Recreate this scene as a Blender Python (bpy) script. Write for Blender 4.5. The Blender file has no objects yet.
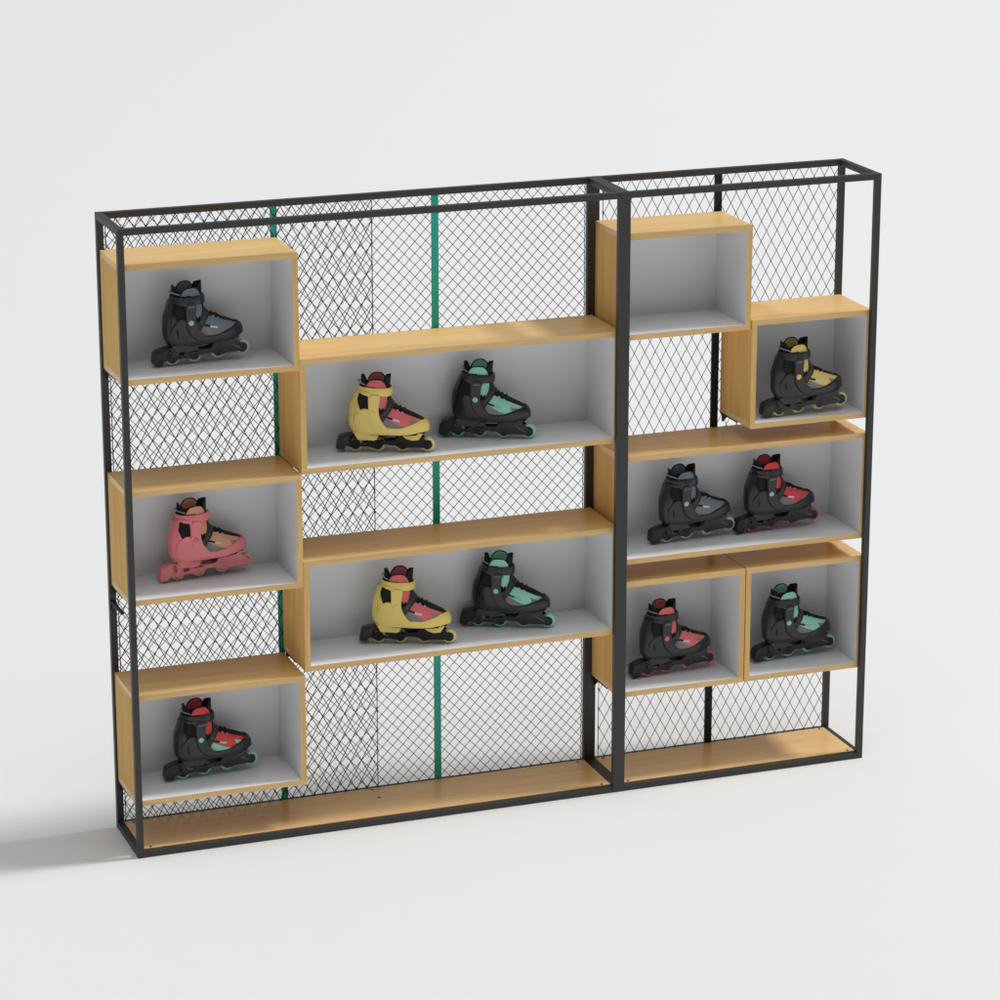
import bpy, bmesh, math, random
from mathutils import Vector, Matrix
from mathutils.geometry import delaunay_2d_cdt

random.seed(7)
scene = bpy.context.scene
COL = scene.collection
PI = math.pi

# ------------------------------------------------------------------ helpers
def link(o, parent=None):
    COL.objects.link(o)
    if parent is not None:
        o.parent = parent
    return o

def obj(name, bm, mats, parent=None, smooth=None):
    me = bpy.data.meshes.new(name)
    bm.normal_update()
    if smooth is not None:
        for f in bm.faces:
            f.smooth = True
        for e in bm.edges:
            if len(e.link_faces) == 2:
                e.smooth = e.calc_face_angle(0.0) < math.radians(smooth)
    bm.to_mesh(me)
    bm.free()
    if not isinstance(mats, (list, tuple)):
        mats = [mats]
    for m in mats:
        me.materials.append(m)
    return link(bpy.data.objects.new(name, me), parent)

def tag(o, label=None, cat=None, group=None, kind=None):
    if label: o['label'] = label
    if cat: o['category'] = cat
    if group: o['group'] = group
    if kind: o['kind'] = kind
    return o

def empty(name, loc, rz=0.0):
    o = bpy.data.objects.new(name, None)
    o.empty_display_size = 0.05
    o.location = loc
    o.rotation_euler = (0, 0, rz)
    return link(o)

def add_box(bm, x0, x1, y0, y1, z0, z1, mi=0, bevel=0.0):
    vs = [bm.verts.new((x, y, z)) for z in (z0, z1) for y in (y0, y1) for x in (x0, x1)]
    q = [(0, 2, 3, 1), (4, 5, 7, 6), (0, 1, 5, 4), (2, 6, 7, 3), (0, 4, 6, 2), (1, 3, 7, 5)]
    fs = [bm.faces.new([vs[i] for i in f]) for f in q]
    for f in fs:
        f.material_index = mi
    if bevel:
        es = list({e for f in fs for e in f.edges})
        bmesh.ops.bevel(bm, geom=es, offset=bevel, segments=2, profile=0.5, affect='EDGES')
    return fs

def add_rod(bm, a, b, r, n=6, cap=True):
    a, b = Vector(a), Vector(b)
    d = (b - a)
    if d.length < 1e-7: return
    d.normalize()
    u = d.cross(Vector((0, 1, 0)))
    if u.length < 1e-3: u = d.cross(Vector((1, 0, 0)))
    u.normalize(); v = d.cross(u)
    ra, rb = [], []
    for i in range(n):
        t = 2 * PI * (i + .5) / n
        o = (u * math.cos(t) + v * math.sin(t)) * r
        ra.append(bm.verts.new(a + o)); rb.append(bm.verts.new(b + o))
    for i in range(n):
        j = (i + 1) % n
        bm.faces.new((ra[i], rb[i], rb[j], ra[j]))
    if cap:
        bm.faces.new(ra); bm.faces.new(rb[::-1])

def add_tube(bm, pts, r, n=8, closed=False):
    pts = [Vector(p) for p in pts]
    rings = []
    N = len(pts)
    for i, p in enumerate(pts):
        if closed:
            d = pts[(i + 1) % N] - pts[i - 1]
        else:
            d = pts[min(i + 1, N - 1)] - pts[max(i - 1, 0)]
        d.normalize()
        u = d.cross(Vector((0, 0, 1)))
        if u.length < 1e-3: u = d.cross(Vector((1, 0, 0)))
        u.normalize(); v = d.cross(u)
        rings.append([bm.verts.new(p + (u * math.cos(2 * PI * k / n) + v * math.sin(2 * PI * k / n)) * r) for k in range(n)])
    M = N if closed else N - 1
    for i in range(M):
        A, B = rings[i], rings[(i + 1) % N]
        for k in range(n):
            l = (k + 1) % n
            bm.faces.new((A[k], A[l], B[l], B[k]))
    if not closed:
        bm.faces.new(rings[0][::-1]); bm.faces.new(rings[-1])

def lathe_y(bm, prof, cx, cz, n=40, cap=False):
    """profile of (radius, y) turned about the axis along y through (cx, cz)"""
    rings = []
    for r, y in prof:
        rings.append([bm.verts.new((cx + r * math.cos(2 * PI * k / n), y, cz + r * math.sin(2 * PI * k / n))) for k in range(n)])
    for A, B in zip(rings[:-1], rings[1:]):
        for k in range(n):
            l = (k + 1) % n
            bm.faces.new((A[k], A[l], B[l], B[k]))
    if cap:
        bm.faces.new(rings[0]); bm.faces.new(rings[-1][::-1])

# ------------------------------------------------------------------ materials
def new_mat(name):
    m = bpy.data.materials.new(name)
    m.use_nodes = True
    nt = m.node_tree
    b = nt.nodes['Principled BSDF']
    return m, nt, b

def plain(name, col, rough=0.5, metal=0.0, bump=0.0, bscale=400.0, var=0.0, spec=0.5, trans=0.0, coat=0.0):
    m, nt, b = new_mat(name)
    b.inputs['Base Color'].default_value = (*col, 1)
    b.inputs['Roughness'].default_value = rough
    b.inputs['Metallic'].default_value = metal
    b.inputs['Specular IOR Level'].default_value = spec
    if trans: b.inputs['Transmission Weight'].default_value = trans
    if coat: b.inputs['Coat Weight'].default_value = coat
    if bump or var:
        tc = nt.nodes.new('ShaderNodeTexCoord')
        nz = nt.nodes.new('ShaderNodeTexNoise')
        nz.inputs['Scale'].default_value = bscale
        nz.inputs['Detail'].default_value = 3
        nt.links.new(tc.outputs['Object'], nz.inputs['Vector'])
        if bump:
            bp = nt.nodes.new('ShaderNodeBump')
            bp.inputs['Strength'].default_value = bump
            bp.inputs['Distance'].default_value = 0.001
            nt.links.new(nz.outputs['Fac'], bp.inputs['Height'])
            nt.links.new(bp.outputs['Normal'], b.inputs['Normal'])
        if var:
            mr = nt.nodes.new('ShaderNodeMapRange')
            mr.inputs['To Min'].default_value = max(0.02, rough - var)
            mr.inputs['To Max'].default_value = rough + var
            nt.links.new(nz.outputs['Fac'], mr.inputs['Value'])
            nt.links.new(mr.outputs['Result'], b.inputs['Roughness'])
    return m

def wood(name, axis, base=(0.60, 0.40, 0.20), rough=0.34, spec=0.5):
    """light oak veneer, grain running along the given axis ('X' or 'Z')"""
    m, nt, b = new_mat(name)
    N, L = nt.nodes, nt.links
    tc = N.new('ShaderNodeTexCoord')
    oi = N.new('ShaderNodeObjectInfo')
    mul = N.new('ShaderNodeVectorMath'); mul.operation = 'SCALE'
    comb = N.new('ShaderNodeCombineXYZ')
    L.new(oi.outputs['Random'], comb.inputs[0]); L.new(oi.outputs['Random'], comb.inputs[1]); L.new(oi.outputs['Random'], comb.inputs[2])
    L.new(comb.outputs[0], mul.inputs[0]); mul.inputs['Scale'].default_value = 9.0
    addv = N.new('ShaderNodeVectorMath'); addv.operation = 'ADD'
    L.new(tc.outputs['Object'], addv.inputs[0]); L.new(mul.outputs[0], addv.inputs[1])
    mp = N.new('ShaderNodeMapping')
    mp.inputs['Scale'].default_value = (1.6, 34, 34) if axis == 'X' else (34, 34, 1.6)
    L.new(addv.outputs[0], mp.inputs['Vector'])
    n1 = N.new('ShaderNodeTexNoise'); n1.inputs['Scale'].default_value = 1.0; n1.inputs['Detail'].default_value = 5; n1.inputs['Distortion'].default_value = 0.6
    L.new(mp.outputs[0], n1.inputs['Vector'])
    mp2 = N.new('ShaderNodeMapping')
    mp2.inputs['Scale'].default_value = (6, 260, 260) if axis == 'X' else (260, 260, 6)
    L.new(addv.outputs[0], mp2.inputs['Vector'])
    n2 = N.new('ShaderNodeTexNoise'); n2.inputs['Scale'].default_value = 1.0; n2.inputs['Detail'].default_value = 3
    L.new(mp2.outputs[0], n2.inputs['Vector'])
    r1 = N.new('ShaderNodeValToRGB')
    r1.color_ramp.elements[0].position = 0.28; r1.color_ramp.elements[0].color = (base[0] * .91, base[1] * .875, base[2] * .82, 1)
    r1.color_ramp.elements[1].position = 0.72; r1.color_ramp.elements[1].color = (base[0] * 1.05, base[1] * 1.06, base[2] * 1.09, 1)
    L.new(n1.outputs['Fac'], r1.inputs['Fac'])
    mx = N.new('ShaderNodeMix'); mx.data_type = 'RGBA'; mx.blend_type = 'MULTIPLY'
    r2 = N.new('ShaderNodeValToRGB')
    r2.color_ramp.elements[0].position = 0.3; r2.color_ramp.elements[0].color = (.90, .87, .83, 1)
    r2.color_ramp.elements[1].position = 0.6; r2.color_ramp.elements[1].color = (1, 1, 1, 1)
    L.new(n2.outputs['Fac'], r2.inputs['Fac'])
    mx.inputs[0].default_value = 1.0
    L.new(r1.outputs['Color'], mx.inputs[6]); L.new(r2.outputs['Color'], mx.inputs[7])
    L.new(mx.outputs[2], b.inputs['Base Color'])
    b.inputs['Roughness'].default_value = rough
    b.inputs['Specular IOR Level'].default_value = spec
    bp = N.new('ShaderNodeBump'); bp.inputs['Strength'].default_value = 0.06; bp.inputs['Distance'].default_value = 0.001
    L.new(n2.outputs['Fac'], bp.inputs['Height']); L.new(bp.outputs['Normal'], b.inputs['Normal'])
    return m

OAK = (0.90, 0.605, 0.25)
M_woodx = wood('oak_veneer_lengthwise', 'X', OAK)
M_woodz = wood('oak_veneer_upright', 'Z', OAK, 0.5, 0.0)
M_base = wood('oak_base_board', 'X', (0.90, 0.60, 0.27), 0.26, 0.75)
M_white = plain('white_melamine', (0.92, 0.92, 0.925), 0.42, bump=0.05, bscale=900, var=0.05)
M_metal = plain('black_powder_coat', (0.040, 0.039, 0.037), 0.50, bump=0.12, bscale=1500, var=0.06)
M_black = plain('matt_black_metal', (0.006, 0.006, 0.006), 0.6)
M_green = plain('green_painted_metal', (0.012, 0.48, 0.37), 0.5, bump=0.08, bscale=900)
M_wire = plain('black_wire', (0.010, 0.010, 0.010), 0.55)
M_screw = plain('dark_screw', (0.05, 0.045, 0.04), 0.35, metal=0.7)
M_floor = plain('studio_floor', (0.797, 0.800, 0.804), 0.9, spec=0.2, bump=0.02, bscale=30)

# ------------------------------------------------------------------ the floor
bm = bmesh.new()
R = 260
bm.faces.new([bm.verts.new(p) for p in ((-R, -R, 0), (R, -R, 0), (R, R, 0), (-R, R, 0))])
floor = obj('floor', bm, M_floor)
tag(floor, 'pale seamless white studio floor under the rack', 'floor', kind='structure')

# ------------------------------------------------------------------ the rack
W, D, H, T = 2.508, 0.280, 2.0, 0.020
XM0, XM1 = 1.600, 1.640
rack = empty('display_rack', (0, 0, 0))
tag(rack, 'black metal display rack with wire mesh back and wooden base boards', 'rack')

def post(x0, x1, y0, y1):
    b = bmesh.new(); add_box(b, x0, x1, y0, y1, 0.0, H, bevel=0.0012)
    return obj('post', b, M_metal, rack)
for x0, x1 in ((0, T), (XM0, XM1), (W - T, W)):
    post(x0, x1, 0, T); post(x0, x1, D - T, D)
def beam(x0, x1, y0, y1, z0, z1):
    b = bmesh.new(); add_box(b, x0, x1, y0, y1, z0, z1, bevel=0.0008)
    return obj('beam', b, M_metal, rack)
for z0 in (0.0005, H - T - 0.0005):
    for y0 in (0.0005, D - T - .0005):
        beam(T, XM0, y0, y0 + T, z0, z0 + T)
        beam(XM1, W - T, y0, y0 + T, z0, z0 + T)
    for x0, x1 in ((0.0005, T + .0005), (XM0 + .0005, XM1 - .0005), (W - T - .0005, W - .0005)):
        beam(x0, x1, T, D - T, z0, z0 + T)
# slim uprights behind the boxes
for x0, x1, mat, lab in ((0.549, 0.569, M_green, 'green upright bar'), (1.0745, 1.0965, M_green, 'green upright bar'), (2.0445, 2.0695, M_black, 'flat black upright bar')):
    b = bmesh.new(); add_box(b, x0, x1, 0.2665, 0.2745, T + .0005, H - T - .0005)
    o = obj('upright_bar', b, mat, rack); o['label'] = lab

def mesh_panel(x0, x1, z0, z1, y, px, pz, nx, nz, r, edges):
    """diamond wire mesh clipped to a rectangle; (nx, nz) is one crossing of the wires"""
    b = bmesh.new()
    k = pz / px
    for s in (1, -1):
        # lines z = s*k*x + c ; spaced pz apart in z
        c0 = nz - s * k * nx
        lo = min(z0 - s * k * x0, z0 - s * k * x1); hi = max(z1 - s * k * x0, z1 - s * k * x1)
        i0 = math.ceil((lo - c0) / pz); i1 = math.floor((hi - c0) / pz)
        for i in range(i0, i1 + 1):
            c = c0 + i * pz
            xa, xb = x0, x1
            za, zb = s * k * xa + c, s * k * xb + c
            pts = []
            for (xx) in (xa, xb):
                zz = s * k * xx + c
                if z0 <= zz <= z1: pts.append((xx, zz))
            for zz in (z0, z1):
                xx = (zz - c) / (s * k)
                if x0 < xx < x1: pts.append((xx, zz))
            if len(pts) < 2: continue
            pts.sort()
            (xa, za), (xb, zb) = pts[0], pts[-1]
            add_rod(b, (xa, y + s * r * .8, za), (xb, y + s * r * .8, zb), r, 5, cap=False)
    for e in edges:
        add_rod(b, (e, y, z0), (e, y, z1), r * 1.1, 6)
        # bent wire ends knotted along the edge
        z = nz - math.floor((nz - z0) / pz) * pz
        while z < z1:
            add_rod(b, (e, y - .004, z - .006), (e, y + .004, z + .006), r * 1.5, 5)
            z += pz
    return obj('wire_mesh', b, M_wire, rack)
zb, zt = T + .001, H - T - .001
mesh_panel(T + .003, XM0 - .003, zb, zt, 0.2772, .03592, .03770, 1.1114, 1.9645, .0011, (T + .004, XM0 - .004))
mesh_panel(T + .006, 0.875, zb, zt, 0.2635, .03700, .06750, 0.875, 1.642, .0014, (T + .0075, 0.875))
mesh_panel(XM1 + .012, W - T - .004, zb, zt, 0.2635, .03700, .06750, 1.6561, 1.8812, .0011, (XM1 + .0125, W - T - .005))

# base boards with their screws
for x0, x1, screws in ((T + .001, XM0 - .001, ((.0485, .031), (.0485, .246), (.849, .246), (.849, .173), (1.5715, .246), (1.5715, .031))),
                       (XM1 + .001, W - T - .001, ((1.665, .031), (1.665, .248), (2.4665, .031), (2.4665, .248)))):
    b = bmesh.new(); add_box(b, x0, x1, T + .001, D - T - .001, .006, .0225)
    o = obj('base_board', b, M_base, rack)
    for sx, sy in screws:
        b = bmesh.new()
        n = 16
        top = [b.verts.new((sx + .0048 * math.cos(2 * PI * k / n), sy + .0048 * math.sin(2 * PI * k / n), .0226)) for k in range(n)]
        up = [b.verts.new((sx + .0032 * math.cos(2 * PI * k / n), sy + .0032 * math.sin(2 * PI * k / n), .0244)) for k in range(n)]
        for k in range(n):
            b.faces.new((top[k], top[(k + 1) % n], up[(k + 1) % n], up[k]))
        b.faces.new(up)
        obj('screw', b, M_screw, o)

# ------------------------------------------------------------------ boxes
BOXES = dict(
    A=(0.0070, 0.5600, 1.5168, 1.8850, 'empty', 'wooden cubby box topmost on the left, holding one blue-grey and black skate'),
    B=(0.0070, 0.5600, 0.8215, 1.1850, 'x', 'wooden cubby box holding the all pink skate'),
    C=(0.0070, 0.5600, 0.1650, 0.5300, 'x', 'wooden cubby box holding the black skate with red lining and mint wheels'),
    D=(0.5610, 1.6150, 1.1860, 1.5515, 'x', 'long wooden shelf box, upper of the two holding a yellow and a mint skate'),
    E=(0.5610, 1.6150, 0.5416, 0.9045, 'x', 'long wooden shelf box, lower of the two holding a yellow and a mint skate'),
    F=(1.6260, 2.0680, 1.5180, 1.8590, 'x', 'empty wooden cubby box high on the right bay'),
    G=(2.0735, 2.5000, 1.1870, 1.5480, 'x', 'wooden cubby box holding the black skate with yellow lining'),
    H=(1.6260, 2.5000, 0.7740, 1.1350, 'x', 'long wooden shelf box holding the blue-grey skate beside the red lined skate'),
    I=(1.6260, 2.0695, 0.3200, 0.7130, 'x', 'wooden cubby box holding the black skate with coral lining'),
    J=(2.0730, 2.5000, 0.3200, 0.7130, 'x', 'wooden cubby box with a single black and mint skate inside'),
)
PT = 0.0180
YF, YB = T + .0008, D - T - .0008
for key, (x0, x1, z0, z1, _, lab) in BOXES.items():
    r = empty('cubby_box', ((x0 + x1) / 2, (YF + YB) / 2, z0))
    tag(r, lab, 'cubby box', 'wooden boxes in the rack')
    w2, d2, h = (x1 - x0) / 2, (YB - YF) / 2, z1 - z0
    def white_side(fs, axis, sign):
        for f in fs:
            f.normal_update()
            if f.normal[axis] * sign > .9: f.material_index = 1
    b = bmesh.new(); fs = add_box(b, -w2, w2, -d2, d2, h - PT, h); white_side(fs, 2, -1); obj('top_panel', b, [M_woodx, M_white], r)
    b = bmesh.new(); fs = add_box(b, -w2, w2, -d2, d2, 0, PT); white_side(fs, 2, 1); obj('bottom_panel', b, [M_woodx, M_white], r)
    b = bmesh.new(); fs = add_box(b, -w2, -w2 + PT, -d2, d2, PT, h - PT); white_side(fs, 0, 1); obj('side_panel', b, [M_woodz, M_white], r)
    b = bmesh.new(); fs = add_box(b, w2 - PT, w2, -d2, d2, PT, h - PT); white_side(fs, 0, -1); obj('side_panel', b, [M_woodz, M_white], r)
    b = bmesh.new(); fs = add_box(b, -w2 + PT, w2 - PT, d2 - .0040, d2 - .0005, PT, h - PT); white_side(fs, 1, -1); obj('back_panel', b, [M_woodx, M_white], r)

# shelf brackets
def bracket(xa, xb, zt_):
    b = bmesh.new()
    add_box(b, xa, xb, 0.128, 0.2599, zt_ - .0062, zt_ - .0004)
    xm = (xa + xb) / 2
    vs = []
    for dx in (-.0015, .0015):
        vs.append([b.verts.new((xm + dx, y, z)) for y, z in ((.2599, zt_ - .0062), (.2599, zt_ - .034), (.252, zt_ - .034), (.215, zt_ - .0062))])
    b.faces.new(vs[0]); b.faces.new(vs[1][::-1])
    for i in range(4):
        j = (i + 1) % 4
        b.faces.new((vs[0][i], vs[1][i], vs[1][j], vs[0][j]))
    bmesh.ops.recalc_face_normals(b, faces=b.faces)
    obj('bracket', b, M_black, rack)
for key, (x0, x1, z0, z1, _, lab) in BOXES.items():
    bracket(x0 + .001, x0 + .016, z0)
    bracket(x1 - .016, x1 - .001, z0)
bracket(.003, .0135, .7685)

# ------------------------------------------------------------------ inline skates
# local axes: x towards the toe, y across (negative = side facing the front), z up from the floor
SILB = [(.040, -.090), (.058, -.108), (.075, -.118), (.103, -.1215), (.147, -.1185), (.171, -.108), (.199, -.0965), (.225, -.0935), (.30, -.0935)]
SILF = [(.040, .080), (.053, .100), (.066, .113), (.082, .1175), (.098, .1135), (.108, .104), (.118, .086), (.1275, .064), (.139, .040), (.149, .018), (.160, .006), (.172, -.001), (.191, -.005), (.225, -.004), (.30, -.004)]
def lerp_tab(tab, z):
    if z <= tab[0][0]: return tab[0][1]
    for (a, va), (b, vb) in zip(tab[:-1], tab[1:]):
        if z <= b:
            t = (z - a) / (b - a)
            return va + (vb - va) * t
    return tab[-1][1]
def smooth_tab(tab, z, d=.006):
    return (lerp_tab(tab, z - d) + 2 * lerp_tab(tab, z) + lerp_tab(tab, z + d)) / 4
def xb(z): return smooth_tab(SILB, z)
def xf(z): return smooth_tab(SILF, z, .004)
def sstep(a, b, t):
    t = max(0.0, min(1.0, (t - a) / (b - a))); return t * t * (3 - 2 * t)
NEXP = 2.6
def wmax(x, z):
    heel, ball = .0330, .0415
    wd = heel + (ball - heel) * sstep(-.06, .06, x)
    wd *= .86 + .14 * sstep(.050, .085, z)
    ank = .0355
    wd *= 1 - .13 * sstep(.065, .118, x)
    k = sstep(.11, .19, z)
    return wd + (ank - wd) * k
def gfun(x, y, z):
    a, b = xb(z), xf(z)
    u = (2 * x - a - b) / (b - a)
    return abs(u) ** NEXP + (abs(y) / wmax(x, z)) ** NEXP - 1
def half(x, z):
    a, b = xb(z), xf(z)
    u = (2 * x - a - b) / (b - a)
    if abs(u) >= 1: return 0.0
    return wmax(x, z) * (1 - abs(u) ** NEXP) ** (1 / NEXP)
def normal(x, y, z):
    e = 4e-4
    n = Vector((gfun(x + e, y, z) - gfun(x - e, y, z), gfun(x, y + e, z) - gfun(x, y - e, z), gfun(x, y, z + e) - gfun(x, y, z - e)))
    if n.length < 1e-9: return Vector((1, 0, 0))
    return n.normalized()
def clampx(x, z):
    a, b = xb(z), xf(z)
    return min(max(x, a + 1e-5), b - 1e-5)
def surf(x, z, side, off):
    x = clampx(x, z)
    y = side * half(x, z)
    return Vector((x, y, z)) + normal(x, y, z) * off

def inside(p, poly):
    x, y = p; c = False; n = len(poly); j = n - 1
    for i in range(n):
        xi, yi = poly[i]; xj, yj = poly[j]
        if (yi > y) != (yj > y) and x < (xj - xi) * (y - yi) / (yj - yi + 1e-20) + xi: c = not c
        j = i
    return c
def round_poly(poly, it=2):
    """corner cutting, for soft outlines"""
    for _ in range(it):
        out = []
        n = len(poly)
        for i in range(n):
            a, b = poly[i], poly[(i + 1) % n]
            out.append((a[0] * .78 + b[0] * .22, a[1] * .78 + b[1] * .22))
            out.append((a[0] * .22 + b[0] * .78, a[1] * .22 + b[1] * .78))
        poly = out
    return poly
def densify(poly, step):
    out = []
    n = len(poly)
    for i in range(n):
        a, b = poly[i], poly[(i + 1) % n]
        k = max(1, int(math.hypot(b[0] - a[0], b[1] - a[1]) / step))
        for t in range(k):
            out.append((a[0] + (b[0] - a[0]) * t / k, a[1] + (b[1] - a[1]) * t / k))
    return out
def tri_fill(poly, holes=(), step=None):
    """triangulate a polygon with holes; returns points, triangles, boundary loops"""
    pts = []; edges = []; loops = []
    for lp in [poly] + list(holes):
        s = len(pts); n = len(lp)
        pts += [Vector(p) for p in lp]
        edges += [(s + i, s + (i + 1) % n) for i in range(n)]
    if step:
        x0 = min(p[0] for p in poly); x1 = max(p[0] for p in poly); z0 = min(p[1] for p in poly); z1 = max(p[1] for p in poly)
        row = 0; z = z0 + step * .5
        while z < z1:
            x = x0 + step * (.5 if row % 2 else .25)
            while x < x1:
                if inside((x, z), poly) and min(math.hypot(x - p[0], z - p[1]) for p in poly) > step * .5:
                    pts.append(Vector((x, z)))
                x += step
            z += step; row += 1
    v, e, f, _, _, _ = delaunay_2d_cdt(pts, edges, [], 0, 1e-7)
    tris = []
    for t in f:
        c = sum((v[i] for i in t), Vector((0, 0))) / len(t)
        if inside(c, poly) and not any(inside(c, h) for h in holes):
            a, b, c2 = [v[i] for i in t[:3]]
            if (b - a).cross(c2 - a) < 0: t = list(t)[::-1]
            tris.append(tuple(t))
    return v, tris

def border(tris):
    cnt = {}
    for t in tris:
        for i in range(len(t)):
            a, b = t[i], t[(i + 1) % len(t)]
            cnt[(a, b)] = 1
    return [(a, b) for (a, b) in cnt if (b, a) not in cnt]

def patch2(name, poly, off, base=0.0, step=.004, soft=0, smooth=None):
    for nm, s in ((name, -1), (name + '/far', 1)):
        b = bmesh.new(); patch(b, poly, off, base, step, (s,), soft); keep(nm, b, smooth)

def patch(bm, poly, off, base=0.0, step=.004, sides=(-1, 1), soft=0, mi=0):
    """a raised piece on the boot whose side-view outline is poly"""
    if soft: poly = round_poly(poly, soft)
    poly = densify(poly, step)
    v, tris = tri_fill(poly, (), step)
    bd = border(tris)
    for s in sides:
        top = {}; bot = {}
        for t in tris:
            for i in t:
                if i not in top: top[i] = bm.verts.new(surf(v[i][0], v[i][1], s, off))
        for a, b in bd:
            for i in (a, b):
                if i not in bot: bot[i] = bm.verts.new(surf(v[i][0], v[i][1], s, base - .001))
        for t in tris:
            q = [top[i] for i in t]
            if s > 0: q = q[::-1]
            f = bm.faces.new(q); f.material_index = mi
        for a, b in bd:
            q = [top[b], top[a], bot[a], bot[b]]
            if s > 0: q = q[::-1]
            f = bm.faces.new(q); f.material_index = mi

def slab(bm, poly, holes, y0, y1, bev=0.0):
    """flat side-view outline pushed across from y0 to y1"""
    v, tris = tri_fill(poly, holes)
    A = [bm.verts.new((p[0], y0, p[1])) for p in v]
    B = [bm.verts.new((p[0], y1, p[1])) for p in v]
    fs = []
    for t in tris:
        fs.append(bm.faces.new([A[i] for i in t])); fs.append(bm.faces.new([B[i] for i in t][::-1]))
    for a, b in border(tris):
        fs.append(bm.faces.new((A[b], A[a], B[a], B[b])))
    bmesh.ops.recalc_face_normals(bm, faces=fs)

def wrap(bm, zlow, zhigh, off, rows=10, n=44, base=0.0, sel=None):
    """shell around the boot between two heights that vary along its length"""
    cols = []
    ts = [(1, PI * i / n) for i in range(n + 1)] + [(-1, PI * (n - i) / n) for i in range(1, n)]
    def solve(c, f):
        z = .10
        for _ in range(14):
            a, b = xb(z), xf(z)
            z = .5 * z + .5 * f(a + (b - a) * c)
        return z
    for s, t in ts:
        c = (1 - math.cos(t)) / 2
        zl, zh = solve(c, zlow), solve(c, zhigh)
        col = []
        for k in range(rows + 1):
            z = zl + (zh - zl) * k / rows
            a, b = xb(z), xf(z)
            x = min(max(a + (b - a) * c, a + 1e-5), b - 1e-5)
            y = s * half(x, z)
            P = Vector((x, y, z)); nrm = normal(x, y, z)
            ins = base - .001 if k in () else off
            col.append((P, nrm))
        ring = [bm.verts.new(col[0][0] + col[0][1] * (base - .001))] + [bm.verts.new(P + nn * off * (1.0 if 0 < k < rows else .8)) for k, (P, nn) in enumerate(col)] + [bm.verts.new(col[-1][0] + col[-1][1] * (base - .001))]
        cols.append(ring)
    N = len(cols)
    fs = []
    for i in range(N):
        A, B = cols[i], cols[(i + 1) % N]
        for k in range(len(A) - 1):
            fs.append(bm.faces.new((A[k], B[k], B[k + 1], A[k + 1])))
    return fs

def px(pts, w=.009):
    """side-view sketch units -> metres; w lifts for pieces on the near side"""
    return [((x - 525) * .000383, (815 - y) * .0004 + w) for x, y in pts]

# ---- shared meshes
MESH = {}
def keep(name, bm, smooth=None, slots=1):
    me = bpy.data.meshes.new(name)
    bm.normal_update()
    if smooth is not None:
        for f in bm.faces: f.smooth = True
        for e in bm.edges:
            if len(e.link_faces) == 2: e.smooth = e.calc_face_angle(0.0) < math.radians(smooth)
    bm.to_mesh(me); bm.free()
    for _ in range(slots): me.materials.append(None)
    MESH[name] = me

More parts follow.
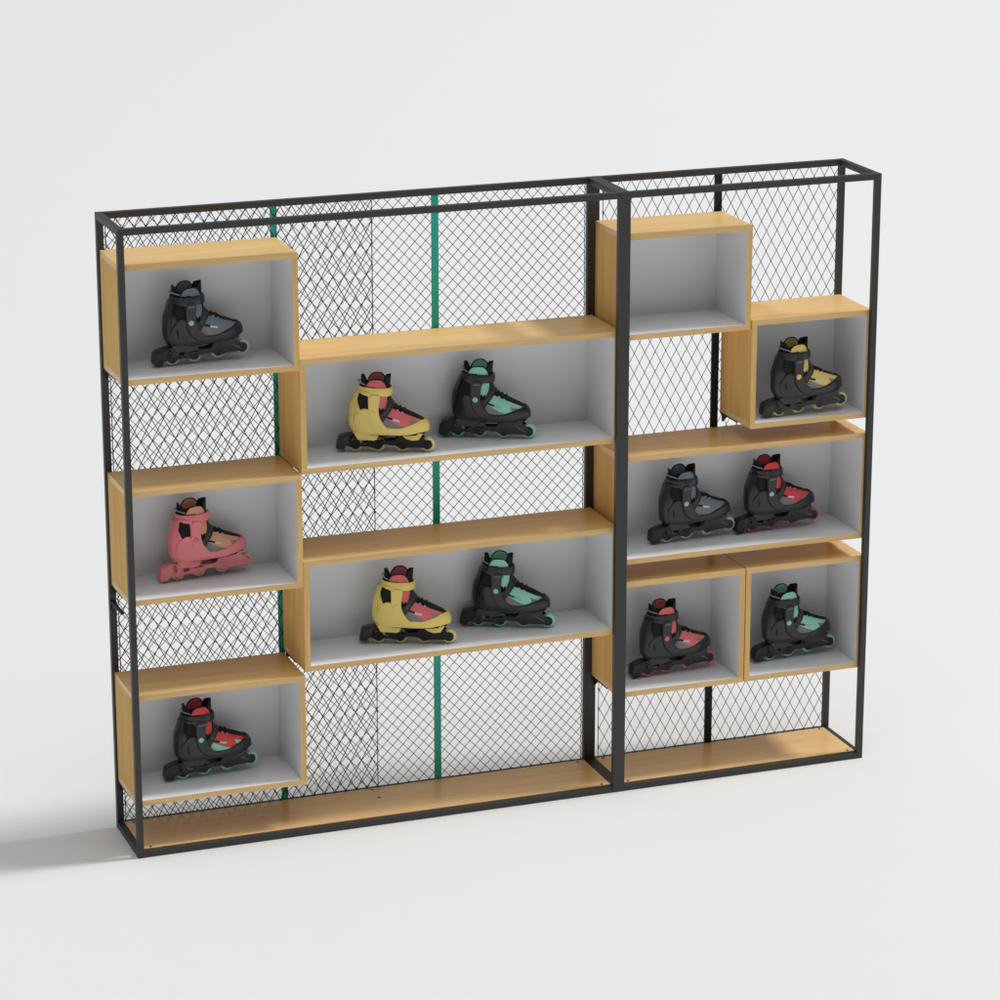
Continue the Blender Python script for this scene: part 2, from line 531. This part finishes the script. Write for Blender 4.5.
def build_meshes():
    # soft inner boot
    b = bmesh.new()
    rings = []
    n = 40
    zs = [.0585, .062, .07, .08, .09, .098, .104, .110, .116, .122, .128, .134, .140, .146, .152, .16, .17, .18, .19, .20, .21, .216]
    for z in zs:
        a, c = xb(z), xf(z)
        ring = []
        for s, rng in ((1, range(n + 1)), (-1, range(n - 1, 0, -1))):
            for i in rng:
                x = a + (c - a) * (1 - math.cos(PI * i / n)) / 2
                y = s * half(min(max(x, a), c), z)
                ring.append(b.verts.new((x, y, z)))
        rings.append(ring)
    for A, B in zip(rings[:-1], rings[1:]):
        for k in range(len(A)):
            l = (k + 1) % len(A)
            b.faces.new((A[k], B[k], B[l], A[l]))
    b.faces.new(rings[0]); b.faces.new(rings[-1][::-1])
    bmesh.ops.recalc_face_normals(b, faces=b.faces)
    keep('inner_boot', b, 50)

    # lower shell, heel cup and mounts
    top = [(-.13, .100), (-.117, .098), (-.111, .108), (-.103, .125), (-.094, .139), (-.084, .146), (-.070, .147), (-.058, .140), (-.046, .125), (-.036, .112), (-.020, .092), (-.0096, .0855), (.020, .0840), (.038, .0860), (.052, .0915), (.067, .0965), (.094, .1065), (.105, .1060), (.114, .1020), (.13, .098)]
    b = bmesh.new()
    wrap(b, lambda x: .0625 + .009 * sstep(.03, .12, x), lambda x: smooth_tab(top, x, .004), .0050, rows=8)
    # sole rim lip along the bottom
    wrap(b, lambda x: .0635 + .009 * sstep(.03, .12, x), lambda x: .0690 + .009 * sstep(.03, .12, x), .0062, rows=3)
    # heel side plate between spine and side window
    patch(b, px([(256, 345), (240, 430), (232, 520), (232, 600), (300, 600), (300, 510), (278, 470), (264, 420), (264, 350)]), .0012, soft=1)
    # mounts down to the frame
    slab(b, px([(232, 650), (440, 650), (415, 705), (395, 712), (262, 705)], 0), [], -.026, .026)
    slab(b, px([(600, 655), (790, 655), (755, 705), (700, 712), (650, 695)], 0), [], -.027, .027)
    keep('shell', b, 38)
    patch2('shell_slot', px([(284, 535), (297, 560), (296, 598), (288, 612), (280, 598), (278, 560)]), .0055, .0050, .002, soft=1)

    # cuff: band round the ankle, column with pivot, spine down the back
    b = bmesh.new()
    cx, a_, b_ = -.0450, .0522, .0415
    n = 56
    rings = []
    prof = [(d_, z_ - .0025) for d_, z_ in ((-.0015, .190), (.001, .1905), (.0035, .193), (.0042, .200), (.0042, .210), (.003, .2165), (.0008, .2175), (-.0016, .2165), (-.0025, .208))]
    for d, z in prof:
        ring = []
        for k in range(n):
            t = 2 * PI * k / n
            ca, sa = math.cos(t), math.sin(t)
            tilt = .004 * -math.cos(t) - .002
            ex = (abs(ca) ** (2 / 2.3)) * (1 if ca >= 0 else -1); ey = (abs(sa) ** (2 / 2.3)) * (1 if sa >= 0 else -1)
            ring.append(b.verts.new((cx + (a_ + d - .0025) * ex, (b_ + d - .0045) * ey, z + tilt * .7)))
        rings.append(ring)
    for A, B in zip(rings[:-1], rings[1:]):
        for k in range(n):
            l = (k + 1) % n
            b.faces.new((A[k], A[l], B[l], B[k]))
    col = px([(361, 355), (447, 362), (440, 405), (434, 460), (436, 510), (452, 556), (480, 598), (520, 640), (500, 652), (440, 645), (398, 612), (370, 560), (361, 490)])
    patch(b, col, .0085, .003, soft=1)
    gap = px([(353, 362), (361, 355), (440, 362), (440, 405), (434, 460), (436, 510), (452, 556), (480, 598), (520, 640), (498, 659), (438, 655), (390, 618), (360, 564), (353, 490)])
    patch2('cuff_gap_shade', gap, .0062, .003, soft=1)  # dark outline behind the column, painted shade of the parting gap
    patch2('heel_gap_shade', px([(228, 606), (236, 566), (252, 530), (270, 506), (292, 490), (320, 479), (362, 475), (362, 500), (300, 520), (262, 560), (250, 606)]), .0044, .002, soft=1)  # dark arc over the heel cup, gap shade put in as colour
    # upper sweep of the cuff above the window
    patch(b, px([(262, 330), (372, 340), (372, 420), (364, 400), (354, 372), (325, 354), (285, 348), (258, 350)]), .0062, soft=0)
    # spine
    spine_z = [.082, .09, .10, .11, .12, .13, .14, .15, .16, .17, .18, .19, .196]
    grid = []
    for z in spine_z:
        wx = .008 + .010 * sstep(.10, .082, z) + .004 * math.sin(PI * min(1, (z - .08) / .11))
        row = []
        a = xb(z)
        m = 8
        for s, rng in ((-1, range(m, 0, -1)), (1, range(0, m + 1))):
            for i in rng:
                x = a + wx * (i / m) ** 2
                P = surf(x, z, s, .0082 - .0016 * (i / m) ** 3)
                row.append(P)
        grid.append(row)
    vv = [[b.verts.new(p) for p in r] for r in grid]
    for A, B in zip(vv[:-1], vv[1:]):
        for k in range(len(A) - 1):
            b.faces.new((A[k], B[k], B[k + 1], A[k + 1]))
    for r in vv:
        pass
    edge_l = [r[0] for r in vv]; edge_r = [r[-1] for r in vv]
    for ed in (edge_l, edge_r):
        inn = [b.verts.new((v.co.x + .001, v.co.y * .72, v.co.z)) for v in ed]
        for i in range(len(ed) - 1):
            b.faces.new((ed[i], inn[i], inn[i + 1], ed[i + 1]))
    bmesh.ops.recalc_face_normals(b, faces=b.faces)
    keep('cuff', b, 40)

    # slot for the buckle strap, with its catch
    b = bmesh.new()
    def on_band(x, z, off):
        u = max(-1, min(1, (x - cx) / (a_ + .001)))
        return Vector((x, -(b_ - .0005) * (1 - abs(u) ** 2.3) ** (1 / 2.3) - off, z))
    def band_strip(x0, x1, z0, z1, off, sl=0.0):
        m = 8
        lo = []; hi = []
        for i in range(m + 1):
            x = x0 + (x1 - x0) * i / m
            lo.append(on_band(x, z0 + sl * i / m, off)); hi.append(on_band(x, z1 + sl * i / m, off))
        L = [b.verts.new(p) for p in lo]; U = [b.verts.new(p) for p in hi]
        L2 = [b.verts.new(p + Vector((0, .003, 0))) for p in lo]; U2 = [b.verts.new(p + Vector((0, .003, 0))) for p in hi]
        for i in range(m):
            b.faces.new((L[i], L[i + 1], U[i + 1], U[i])); b.faces.new((U[i], U[i + 1], U2[i + 1], U2[i])); b.faces.new((L2[i], L2[i + 1], L[i + 1], L[i]))
        b.faces.new((L[0], U[0], U2[0], L2[0])); b.faces.new((U[-1], L[-1], L2[-1], U2[-1]))
    band_strip(-.053, -.028, .2040, .2060, .0006)
    band_strip(-.053, -.051, .1965, .2060, .0006)
    band_strip(-.051, -.028, .1960, .1975, .0006)
    keep('buckle_slot', b, 40)

    # rivet on either side
    rc = px([(393, 505)])[0]
    for nm, sd in (('rivet', -1), ('rivet/far', 1)):
        b = bmesh.new()
        P = surf(rc[0], rc[1], sd, .0085)
        lathe_y(b, [(.0001, P.y + sd * .0022), (.0055, P.y + sd * .0021), (.0078, P.y + sd * .0015), (.0086, P.y + sd * .0004), (.0086, P.y - sd * .003)], rc[0], rc[1], 28)
        bmesh.ops.recalc_face_normals(b, faces=b.faces)
        keep(nm, b, 40)
    # small printed dash on the column
    b = bmesh.new()
    for x0, x1 in ((380, 392), (395, 408), (411, 430)):
        patch(b, px([(x0, 378), (x1, 378), (x1, 386), (x0, 386)]), .0090, .0085, .002, sides=(-1,))
    keep('cuff_print', b)

    # accent panels
    patch2('side_panel', px([(540, 472), (600, 498), (700, 538), (778, 570), (735, 588), (690, 600), (660, 612), (628, 626), (590, 612), (540, 590), (484, 545), (510, 510)]), .0016, step=.005, smooth=40)
    patch2('lower_panel', px([(482, 543), (540, 574), (590, 600), (650, 622), (590, 640), (520, 645), (470, 620), (450, 575)]), .0021, step=.005, smooth=40)
    patch2('toe_patch', px([(676, 560), (738, 580), (704, 602), (690, 592)]), .0023, .001, .004, smooth=40)
    patch2('ankle_panel', px([(505, 366), (500, 430), (490, 462), (478, 478), (470, 463), (456, 480), (447, 464), (428, 472), (428, 430), (440, 395), (460, 372)]), .0018, step=.005, smooth=40)
    patch2('tab_slot', px([(492, 528), (550, 546), (546, 560), (488, 542)]), .0030, .0016, .004)
    patch2('tab', px([(550, 547), (606, 561), (602, 577), (546, 562)]), .0034, .0016, .004)

    # strap over the instep
    b = bmesh.new()
    patch(b, px([(512, 372), (530, 372), (548, 400), (578, 425), (556, 458), (520, 508), (488, 552), (466, 580), (444, 560), (438, 520), (470, 500), (498, 440)]), .0048, step=.0035)
    keep('strap', b, 40)
    b = bmesh.new()
    for k in range(5):
        f0 = k / 5; f1 = (k + .62) / 5
        a0 = (482 + (532 - 482) * f0, 520 + (446 - 520) * f0); a1 = (482 + (532 - 482) * f1, 520 + (446 - 520) * f1)
        patch(b, px([(a0[0] - 8, a0[1] - 5), (a1[0] - 8, a1[1] - 5), (a1[0] + 4, a1[1] + 4), (a0[0] + 4, a0[1] + 4)]), .0053, .0048, .003, sides=(-1,))
    keep('strap_print', b)

    # eyestay ridge, laces and eyelets
    b = bmesh.new()
    for xx in (.018, .031, .044):
        zc = None
        # height of the instep ridge at this x
        lo, hi = .10, .17
        for _ in range(30):
            m = (lo + hi) / 2
            if xf(m) > xx: lo = m
            else: hi = m
        pts = []
        for k in range(9):
            t = (-1 + k / 4) * .52
            z = lo - .0115 * abs(t) ** 1.6
            pts.append(surf(xx - .002 + .004 * t, z, 1 if t > 0 else -1, .0022))
        add_tube(b, pts, .0022, 6)
    keep('laces', b, 60)
    q = 0
    for xx, dz in ((.0235, .0115), (.0385, .0115)):
        lo, hi = .10, .17
        for _ in range(30):
            m = (lo + hi) / 2
            if xf(m) > xx: lo = m
            else: hi = m
        for s in (-1, 1):
            b = bmesh.new()
            P = surf(xx, lo - dz * .62, s, .002); nn = normal(xx, s * half(xx, lo - dz * .62), lo - dz * .62)
            u = nn.cross(Vector((1, 0, 0))).normalized(); v = nn.cross(u)
            r0 = [b.verts.new(P + (u * math.cos(2 * PI * k / 12) + v * math.sin(2 * PI * k / 12)) * .0032 - nn * .002) for k in range(12)]
            r1 = [b.verts.new(P + (u * math.cos(2 * PI * k / 12) + v * math.sin(2 * PI * k / 12)) * .0026 + nn * .0008) for k in range(12)]
            for k in range(12):
                b.faces.new((r0[k], r0[(k + 1) % 12], r1[(k + 1) % 12], r1[k]))
            b.faces.new(r1)
            bmesh.ops.recalc_face_normals(b, faces=b.faces)
            keep('eyelet/%d' % q, b, 40); q += 1

    # collar of the inner boot: heel tab, tongue and two padded sides
    ccx, ca_, cb_ = -.0450, .0455, .0335
    def petal(bm, t0, t1, zfun, thick, z0=.196, lean=0.0, m=26, shrink=0.0, rows=7, power=2.3):
        outer = []; inner = []
        for i in range(m + 1):
            f = i / m
            t = t0 + (t1 - t0) * f
            ct, st = math.cos(t), math.sin(t)
            ex = (abs(ct) ** (2 / power)) * (1 if ct >= 0 else -1); ey = (abs(st) ** (2 / power)) * (1 if st >= 0 else -1)
            zt_ = zfun(f)
            co = []; ci = []
            for k in range(rows + 1):
                g = k / rows
                z = z0 + (zt_ - z0) * g
                bulge = -shrink + .0020 * math.sin(PI * min(1, g * 1.05))
                lx = lean * g * g * max(0.0, abs(ct)) ** 3 * (1 if ct > 0 else -1)
                rr = 1.0
                o = Vector((ccx + lx + (ca_ + bulge) * ex, (cb_ + bulge) * ey, z))
                th = thick * (1 - .55 * g ** 5)
                inn = Vector((ccx + lx + (ca_ + bulge - th) * ex, (cb_ + bulge - th) * ey, z))
                co.append(o); ci.append(inn)
            outer.append(co); inner.append(ci)
        return outer, inner
    def put(bm, grid, flip=False):
        V = [[bm.verts.new(p) for p in r] for r in grid]
        for A, B in zip(V[:-1], V[1:]):
            for k in range(len(A) - 1):
                q = (A[k], B[k], B[k + 1], A[k + 1])
                bm.faces.new(q[::-1] if flip else q)
        return V
    def dome(hi, lo, p=2.6):
        return lambda f: lo + (hi - lo) * max(0.0, 1 - abs(2 * f - 1) ** p)
    sides = [(-PI * .74, -PI * .215, dome(.2390, .203, 2.9)), (PI * .195, PI * .73, dome(.2468, .203, 2.5))]
    def ear(hi, mid, lo, flat):
        # tall in the middle, falling away along a concave edge to both sides
        def f_(f):
            t = abs(2 * f - 1)
            return mid + (hi - mid) * (1 - t) - (mid - lo) * sstep(flat, 1.0, t) if t < 1 else lo
        return f_
    for sd, (t0, t1, zf) in zip(('', '/far'), sides):
        b_out = bmesh.new(); b_in = bmesh.new(); b_rim = bmesh.new()
        o, i = petal(b_out, t0, t1, zf, .0058)
        put(b_out, o); put(b_in, i, True)
        # padded rim between outer and inner face
        rim = [(c[-1] + d[-1]) / 2 for c, d in zip(o, i)]
        add_tube(b_rim, rim, .0021, 8)
        keep('collar_padding' + sd, b_out, 60); keep('collar_lining' + sd, b_in, 60); keep('collar_edging' + sd, b_rim, 60)
    for nm, t0, t1, zf, lean in (('tongue', -PI * .40, PI * .40, ear(.2520, .2520 - .012, .203, .60), .006), ('heel_tab', PI * .60, PI * 1.40, ear(.2490, .2490 - .007, .203, .42), .002)):
        b = bmesh.new()
        o, i = petal(b, t0, t1, zf, .0055, lean=lean, m=28, shrink=.0030)
        VO = put(b, o); VI = put(b, i, True)
        for k in range(len(VO) - 1):
            b.faces.new((VO[k][-1], VO[k + 1][-1], VI[k + 1][-1], VI[k][-1]))
        for e in (0, -1):
            for k in range(len(VO[0]) - 1):
                b.faces.new((VO[e][k], VO[e][k + 1], VI[e][k + 1], VI[e][k]))
        bmesh.ops.recalc_face_normals(b, faces=b.faces)
        keep(nm, b, 50)
    # grey pull cord round the heel
    b = bmesh.new()
    pts = []
    for k in range(25):
        t = PI * (.70 + .60 * k / 24)
        r = abs(k - 12) / 12
        pts.append((ccx - .001 + (ca_ + .0042 + .003 * (1 - r)) * math.cos(t), (cb_ + .0035) * math.sin(t), .2215 + .0085 * (1 - r ** 1.6)))
    add_tube(b, pts, .0019, 8)
    keep('pull_loop', b, 60)

    # frame: two side plates tied together
    outer = px([(196, 684), (240, 672), (300, 684), (405, 696), (440, 714), (470, 724), (560, 724), (590, 686), (650, 676), (770, 688), (792, 706), (814, 724), (829, 742), (834, 760), (829, 774), (816, 782), (792, 783), (720, 782), (668, 781), (645, 788), (612, 790), (590, 780), (566, 764), (480, 756), (456, 768), (430, 784), (398, 788), (370, 780), (345, 772), (285, 772), (262, 782), (226, 783), (196, 778), (184, 760), (188, 720)], .003)
    holes = [px([(272, 708), (344, 716), (334, 730), (326, 752), (280, 750)], .003), px([(372, 732), (392, 716), (430, 714), (452, 728), (440, 738), (410, 728), (390, 738)], .003), px([(212, 706), (232, 700), (226, 730), (212, 744)], .003)]
    b = bmesh.new()
    for y0, y1 in ((-.0195, -.0160), (.0160, .0195)):
        slab(b, outer, holes, y0, y1)
    slab(b, px([(605, 672), (785, 672), (760, 704), (625, 704)], 0), [], -.0160, .0160)
    slab(b, px([(245, 672), (425, 672), (418, 706), (262, 702)], 0), [], -.0160, .0160)
    slab(b, px([(420, 676), (605, 676), (605, 688), (420, 688)], 0), [], -.0110, .0110)
    # thicker bosses round the axles
    for wx in WHX:
        for y0, y1 in ((-.0205, -.0190), (.0190, .0205)):
            slab(b, [(wx + .0105 * math.cos(2 * PI * k / 24), .024 + .0105 * math.sin(2 * PI * k / 24)) for k in range(24)], [], y0, y1)
    keep('frame', b, 35)
    for nm, sd in (('axle_bolt', -1), ('axle_bolt/far', 1)):
        b = bmesh.new()
        lathe_y(b, [(.0001, sd * .0222), (.0022, sd * .0222), (.0028, sd * .0226), (.0044, sd * .0222), (.0046, sd * .0200)], 0, 0, 16)
        bmesh.ops.recalc_face_normals(b, faces=b.faces)
        keep(nm, b, 40)
    # slanted lettering mark on the frame nose
    b = bmesh.new()
    for k in range(6):
        f0, f1 = k / 6, (k + .66) / 6
        x0, z0 = 728 + 72 * f0, 716 + 38 * f0
        x1, z1 = 728 + 72 * f1, 716 + 38 * f1
        slab(b, px([(x0, z0), (x1, z1), (x1 + 3, z1 + 11), (x0 + 3, z0 + 11)], .003), [], -.0201, -.0194)
    keep('frame_print', b)

    # brake block
    b = bmesh.new()
    prof = round_poly(px([(98, 700), (130, 686), (228, 668), (240, 690), (205, 735), (196, 770), (160, 774), (152, 800), (82, 797), (84, 760)], .003), 1)
    slab(b, prof, [], -.0195, .0195)
    bmesh.ops.bevel(b, geom=[e for e in b.edges if len(e.link_faces) == 2 and e.calc_face_angle() > 1.0], offset=.003, segments=2, profile=.6, affect='EDGES')
    # raised cheek
    for s in (-1, 1):
        slab(b, round_poly(px([(112, 716), (200, 694), (190, 735), (180, 760), (150, 764), (108, 770)], .003), 1), [], s * .0190, s * .0206)
    keep('brake_block', b, 40)

    # wheel and hub, centred on the axle
    b = bmesh.new()
    r = .0240
    prof = [(.0155, -.0105), (.0185, -.0112), (.0210, -.0095), (.0229, -.0060), (.0239, -.0022), (r, 0), (.0239, .0022), (.0229, .0060), (.0210, .0095), (.0185, .0112), (.0155, .0105), (.0150, 0), (.0155, -.0105)]
    lathe_y(b, prof, 0, 0, 48)
    bmesh.ops.recalc_face_normals(b, faces=b.faces)
    keep('wheel', b, 50)
    b = bmesh.new()
    prof = [(.0035, -.0150), (.0062, -.0150), (.0066, -.0095), (.0140, -.0085), (.0158, -.0100), (.0158, .0100), (.0140, .0085), (.0066, .0095), (.0062, .0150), (.0035, .0150)]
    lathe_y(b, prof, 0, 0, 36)
    bmesh.ops.recalc_face_normals(b, faces=b.faces)
    keep('hub', b, 40)

WHX = (-.1085, -.0395, .0365, .1140)
build_meshes()

def cmat(name, col, rough=.45, **k):
    return plain(name, col, rough, bump=k.pop('bump', .10), bscale=k.pop('bscale', 1400), var=.05, **k)
K_shell = cmat('black_moulded_plastic', (.025, .0243, .0235), .29)
K_liner = cmat('black_fabric', (.009, .009, .009), .85, bump=.4, bscale=2500)
K_frame = cmat('black_frame_plastic', (.019, .0185, .018), .36)
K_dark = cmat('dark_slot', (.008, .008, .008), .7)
K_strap = cmat('charcoal_strap', (.030, .031, .032), .6, bump=.3, bscale=2500)
K_print = cmat('grey_print', (.24, .24, .24), .5)
K_faint = cmat('dark_grey_print', (.085, .088, .09), .5)
K_grey = cmat('mid_grey_fabric', (.26, .26, .26), .8, bump=.3, bscale=2500)
K_hub = cmat('dark_blue_hub', (.018, .022, .040), .35)
K_cord = cmat('grey_cord', (.35, .35, .35), .6)
K_white = cmat('white_tab', (.72, .72, .72), .5)
K_silver = cmat('silver_metal', (.55, .55, .55), .35, metal=.3)
K_pink = cmat('pink_moulded_plastic', (.95, .27, .29), .36)
K_yellow = cmat('yellow_moulded_plastic', (.97, .76, .20), .36)
FAB = dict(blue=(.19, .245, .30), orange=(.88, .40, .215), red=(.85, .085, .085), rose=(.86, .19, .20), mint=(.36, .82, .63), yellow=(.88, .66, .20), coral=(.88, .215, .20))
F_ = {k: cmat(k + '_fabric', v, .75, bump=.3, bscale=2500) for k, v in FAB.items()}
def pu(name, col, tr=.0): return plain(name, col, .22, spec=.5, trans=tr)
P_ = dict(clear=pu('clear_wheel', (.92, .94, .97), .2), orange=pu('orange_wheel', (.92, .58, .33), .1), mint=pu('mint_wheel', (.40, .93, .71)), yellow=pu('yellow_wheel', (.95, .80, .34), .0),
          red=pu('red_wheel', (.92, .20, .25), .05), rose=pu('rose_wheel', (.94, .21, .31)))
def lab_mat(k): return F_[k]

SPECS = {
    # shell, frame, accent, lower panel, rivet, wheel
    'steel':  (K_shell, K_frame, F_['blue'], cmat('warm_grey_fabric', (.27, .25, .225), .8), K_silver, P_['clear'], K_white),
    'pink':   (K_pink, K_pink, F_['orange'], K_grey, F_['coral'], P_['orange'], K_white),
    'redmint': (K_shell, K_frame, F_['red'], F_['mint'], F_['mint'], P_['mint'], F_['mint']),
    'yellow': (K_yellow, K_dark, F_['rose'], K_grey, K_yellow, P_['yellow'], K_white),
    'mint':   (K_shell, K_frame, F_['mint'], K_grey, F_['mint'], P_['mint'], cmat('pale_mint_tab', (.42, .62, .52), .5)),
    'gold':   (K_shell, K_frame, F_['yellow'], K_grey, F_['yellow'], P_['yellow'], K_white),
    'red':    (K_shell, K_frame, F_['red'], K_grey, K_silver, P_['red'], K_white),
    'coral':  (K_shell, K_frame, F_['coral'], K_grey, F_['coral'], P_['rose'], K_white),
}
def skate(spec, loc, yaw, label):
    shell, frame, acc, lower, rivet, wheel, tab = SPECS[spec]
    r = empty('inline_skate', loc, math.radians(yaw))
    tag(r, label, 'inline skate', 'inline skates on the rack')
    def part(name, mat, parent=r, loc=None):
        o = bpy.data.objects.new(name.split('/')[0], MESH[name])
        link(o, parent)
        if loc: o.location = loc
        o.material_slots[0].link = 'OBJECT'
        o.material_slots[0].material = mat
        return o
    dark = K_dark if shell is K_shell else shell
    part('inner_boot', K_liner)
    pad = part('collar_padding', acc); part('collar_lining', acc, pad); part('collar_edging', K_liner, pad)
    pad2 = part('collar_padding/far', acc); part('collar_lining/far', acc, pad2); part('collar_edging/far', K_liner, pad2)
    part('tongue', K_liner); part('heel_tab', K_liner); part('pull_loop', K_cord)
    sh = part('shell', shell)
    cf = part('cuff', shell)
    part('buckle_slot', dark, cf)
    if shell is K_shell: part('cuff_print', K_print, cf)
    for sd in ('', '/far'):
        part('shell_slot' + sd, dark, sh)
        part('heel_gap_shade' + sd, dark, sh); part('cuff_gap_shade' + sd, dark, cf)  # painted gap shade, dark on black shells, plain shell colour otherwise
        part('rivet' + sd, rivet, cf)
        sp = part('side_panel' + sd, acc)
        part('tab_slot' + sd, K_dark, sp); part('tab' + sd, tab, sp)
        part('lower_panel' + sd, lower); part('toe_patch' + sd, lower); part('ankle_panel' + sd, acc)
    st = part('strap', K_strap); part('strap_print', K_faint, st)
    part('laces', K_liner)
    for q in range(4): part('eyelet/%d' % q, K_silver)
    fr = part('frame', frame)
    if frame is K_frame: part('frame_print', K_print, fr)
    part('brake_block', frame if frame is not K_dark else K_frame)
    for wx in WHX:
        w = part('wheel', wheel, r, (wx, 0, .024)); part('hub', K_hub if frame is not K_pink else K_pink, w)
        for sd in ('', '/far'): part('axle_bolt' + sd, frame, fr, (wx, 0, .024))
    return r

FL = {k: v[2] + PT + .0004 for k, v in BOXES.items()}
# one wheel-base midpoint on the shelf (x, y), heading, look
PLACE = [
    ('A', 0.2977, 0.158, 3.4, 3.5, 'steel', 'black skate with blue-grey lining, alone in the topmost left box'),
    ('B', 0.2996, 0.18, 4.5, 3.5, 'pink', 'pink skate with orange lining and pink frame'),
    ('C', 0.2958, 0.1658, 2.2, 3.5, 'redmint', 'black skate with red lining, mint wheels and mint rivet'),
    ('D', 0.8826, 0.119, -21.0, 0, 'yellow', 'yellow and red skate on the upper long shelf, above the other yellow one'),
    ('D', 1.2378, 0.161, -25.0, 0, 'mint', 'black and mint skate on the upper long shelf beside a yellow skate'),
    ('E', 0.952, 0.1214, -21.3, 0, 'yellow', 'yellow and red skate on the lower long shelf, below the other yellow one'),
    ('E', 1.306, 0.16, -24.0, 0, 'mint', 'black and mint skate on the lower long shelf beside a yellow skate'),
    ('G', 2.302, 0.079, 1.5, 3.5, 'gold', 'black skate with yellow lining and yellow wheels'),
    ('H', 1.944, 0.154, 2.6, 3.5, 'steel', 'black skate with blue-grey lining sharing a shelf with a red lined skate'),
    ('H', 2.253, 0.1605, 2.0, 3.5, 'red', 'black skate with red lining and red wheels, right of a blue-grey skate'),
    ('I', 1.878, 0.145, 2.7, 3.5, 'coral', 'black skate with coral pink lining, wheels and rivet'),
    ('J', 2.323, 0.1507, 3.1, 3.5, 'mint', 'black and mint skate alone in the square box at bottom right'),
]
SC = 1.012
for bx, x, y, yaw, tip, spec, lab in PLACE:
    # most skates rock back a little on their heel wheel
    if tip: x += .0055
    t, h = math.radians(tip), math.radians(yaw)
    back = SC * (WHX[0] - WHX[0] * math.cos(t) + .024 * math.sin(t))
    zz = 1.0 * (.024 * (1 - math.cos(t)) - WHX[0] * math.sin(t))
    r = skate(spec, (x + back * math.cos(h), y + back * math.sin(h), FL[bx] + zz), yaw, lab)
    r.rotation_euler = (0, -t, h)
    r.scale = (SC, SC, 1.0)


# ------------------------------------------------------------------ camera
cd = bpy.data.cameras.new('camera')
cam = bpy.data.objects.new('camera', cd); link(cam)
cd.sensor_width = 36.0
cd.lens = 3274.29 / 1000 * 36.0
cam.location = (-2.23184, -9.27234, 3.99890)
cam.rotation_euler = (1.280431, 0.0, -0.354859)
cd.clip_start = 0.1
cd.clip_end = 1500
scene.camera = cam

# ------------------------------------------------------------------ light
SKY_SIDE, SKY_UP, SKY_BACK, KEY = 0.035, 2.00, 0.33, 2.16
world = bpy.data.worlds.new('World'); scene.world = world
world.use_nodes = True
nt = world.node_tree
bg = nt.nodes['Background']
tc = nt.nodes.new('ShaderNodeTexCoord')
sx = nt.nodes.new('ShaderNodeSeparateXYZ')
cl = nt.nodes.new('ShaderNodeClamp')
pw = nt.nodes.new('ShaderNodeMath'); pw.operation = 'POWER'; pw.inputs[1].default_value = 8.0
ma = nt.nodes.new('ShaderNodeMath'); ma.operation = 'MULTIPLY_ADD'; ma.inputs[1].default_value = SKY_UP; ma.inputs[2].default_value = SKY_SIDE
nt.links.new(tc.outputs['Generated'], sx.inputs[0])
dp = nt.nodes.new('ShaderNodeVectorMath'); dp.operation = 'DOT_PRODUCT'; dp.inputs[1].default_value = (0.0, -0.208, 0.978)   # big soft overhead glow, a little to the front
nt.links.new(tc.outputs['Generated'], dp.inputs[0])
nt.links.new(dp.outputs['Value'], cl.inputs['Value'])
nt.links.new(cl.outputs[0], pw.inputs[0])
nt.links.new(pw.outputs[0], ma.inputs[0])
cy = nt.nodes.new('ShaderNodeClamp')
mb = nt.nodes.new('ShaderNodeMath'); mb.operation = 'MULTIPLY_ADD'; mb.inputs[1].default_value = SKY_BACK
nt.links.new(sx.outputs['Y'], cy.inputs['Value'])
nt.links.new(cy.outputs[0], mb.inputs[0])
nt.links.new(ma.outputs[0], mb.inputs[2])
nt.links.new(mb.outputs[0], bg.inputs['Color'])
bg.inputs['Strength'].default_value = 1.0

def area(name, direction, dist, diameter, irradiance, target=(1.25, .14, .8), col=(1, 1, 1)):
    ld = bpy.data.lights.new(name, 'AREA')
    ld.shape = 'DISK'; ld.size = diameter
    ld.energy = irradiance * PI * dist * dist
    ld.color = col
    o = bpy.data.objects.new(name, ld); link(o)
    d = Vector(direction).normalized()
    o.location = Vector(target) + d * dist
    o.rotation_euler = d.to_track_quat('Z', 'Y').to_euler()
    return o
area('key_light', (0.78, -0.06, 1.0), 90.0, 16.0, KEY, col=(1, 1, 1))

vs = scene.view_settings
vs.view_transform = 'Standard'
vs.look = 'None'
vs.exposure = 0.0
vs.gamma = 1.0
vs.use_curve_mapping = False
scene.cycles.max_bounces = 8
scene.cycles.diffuse_bounces = 3
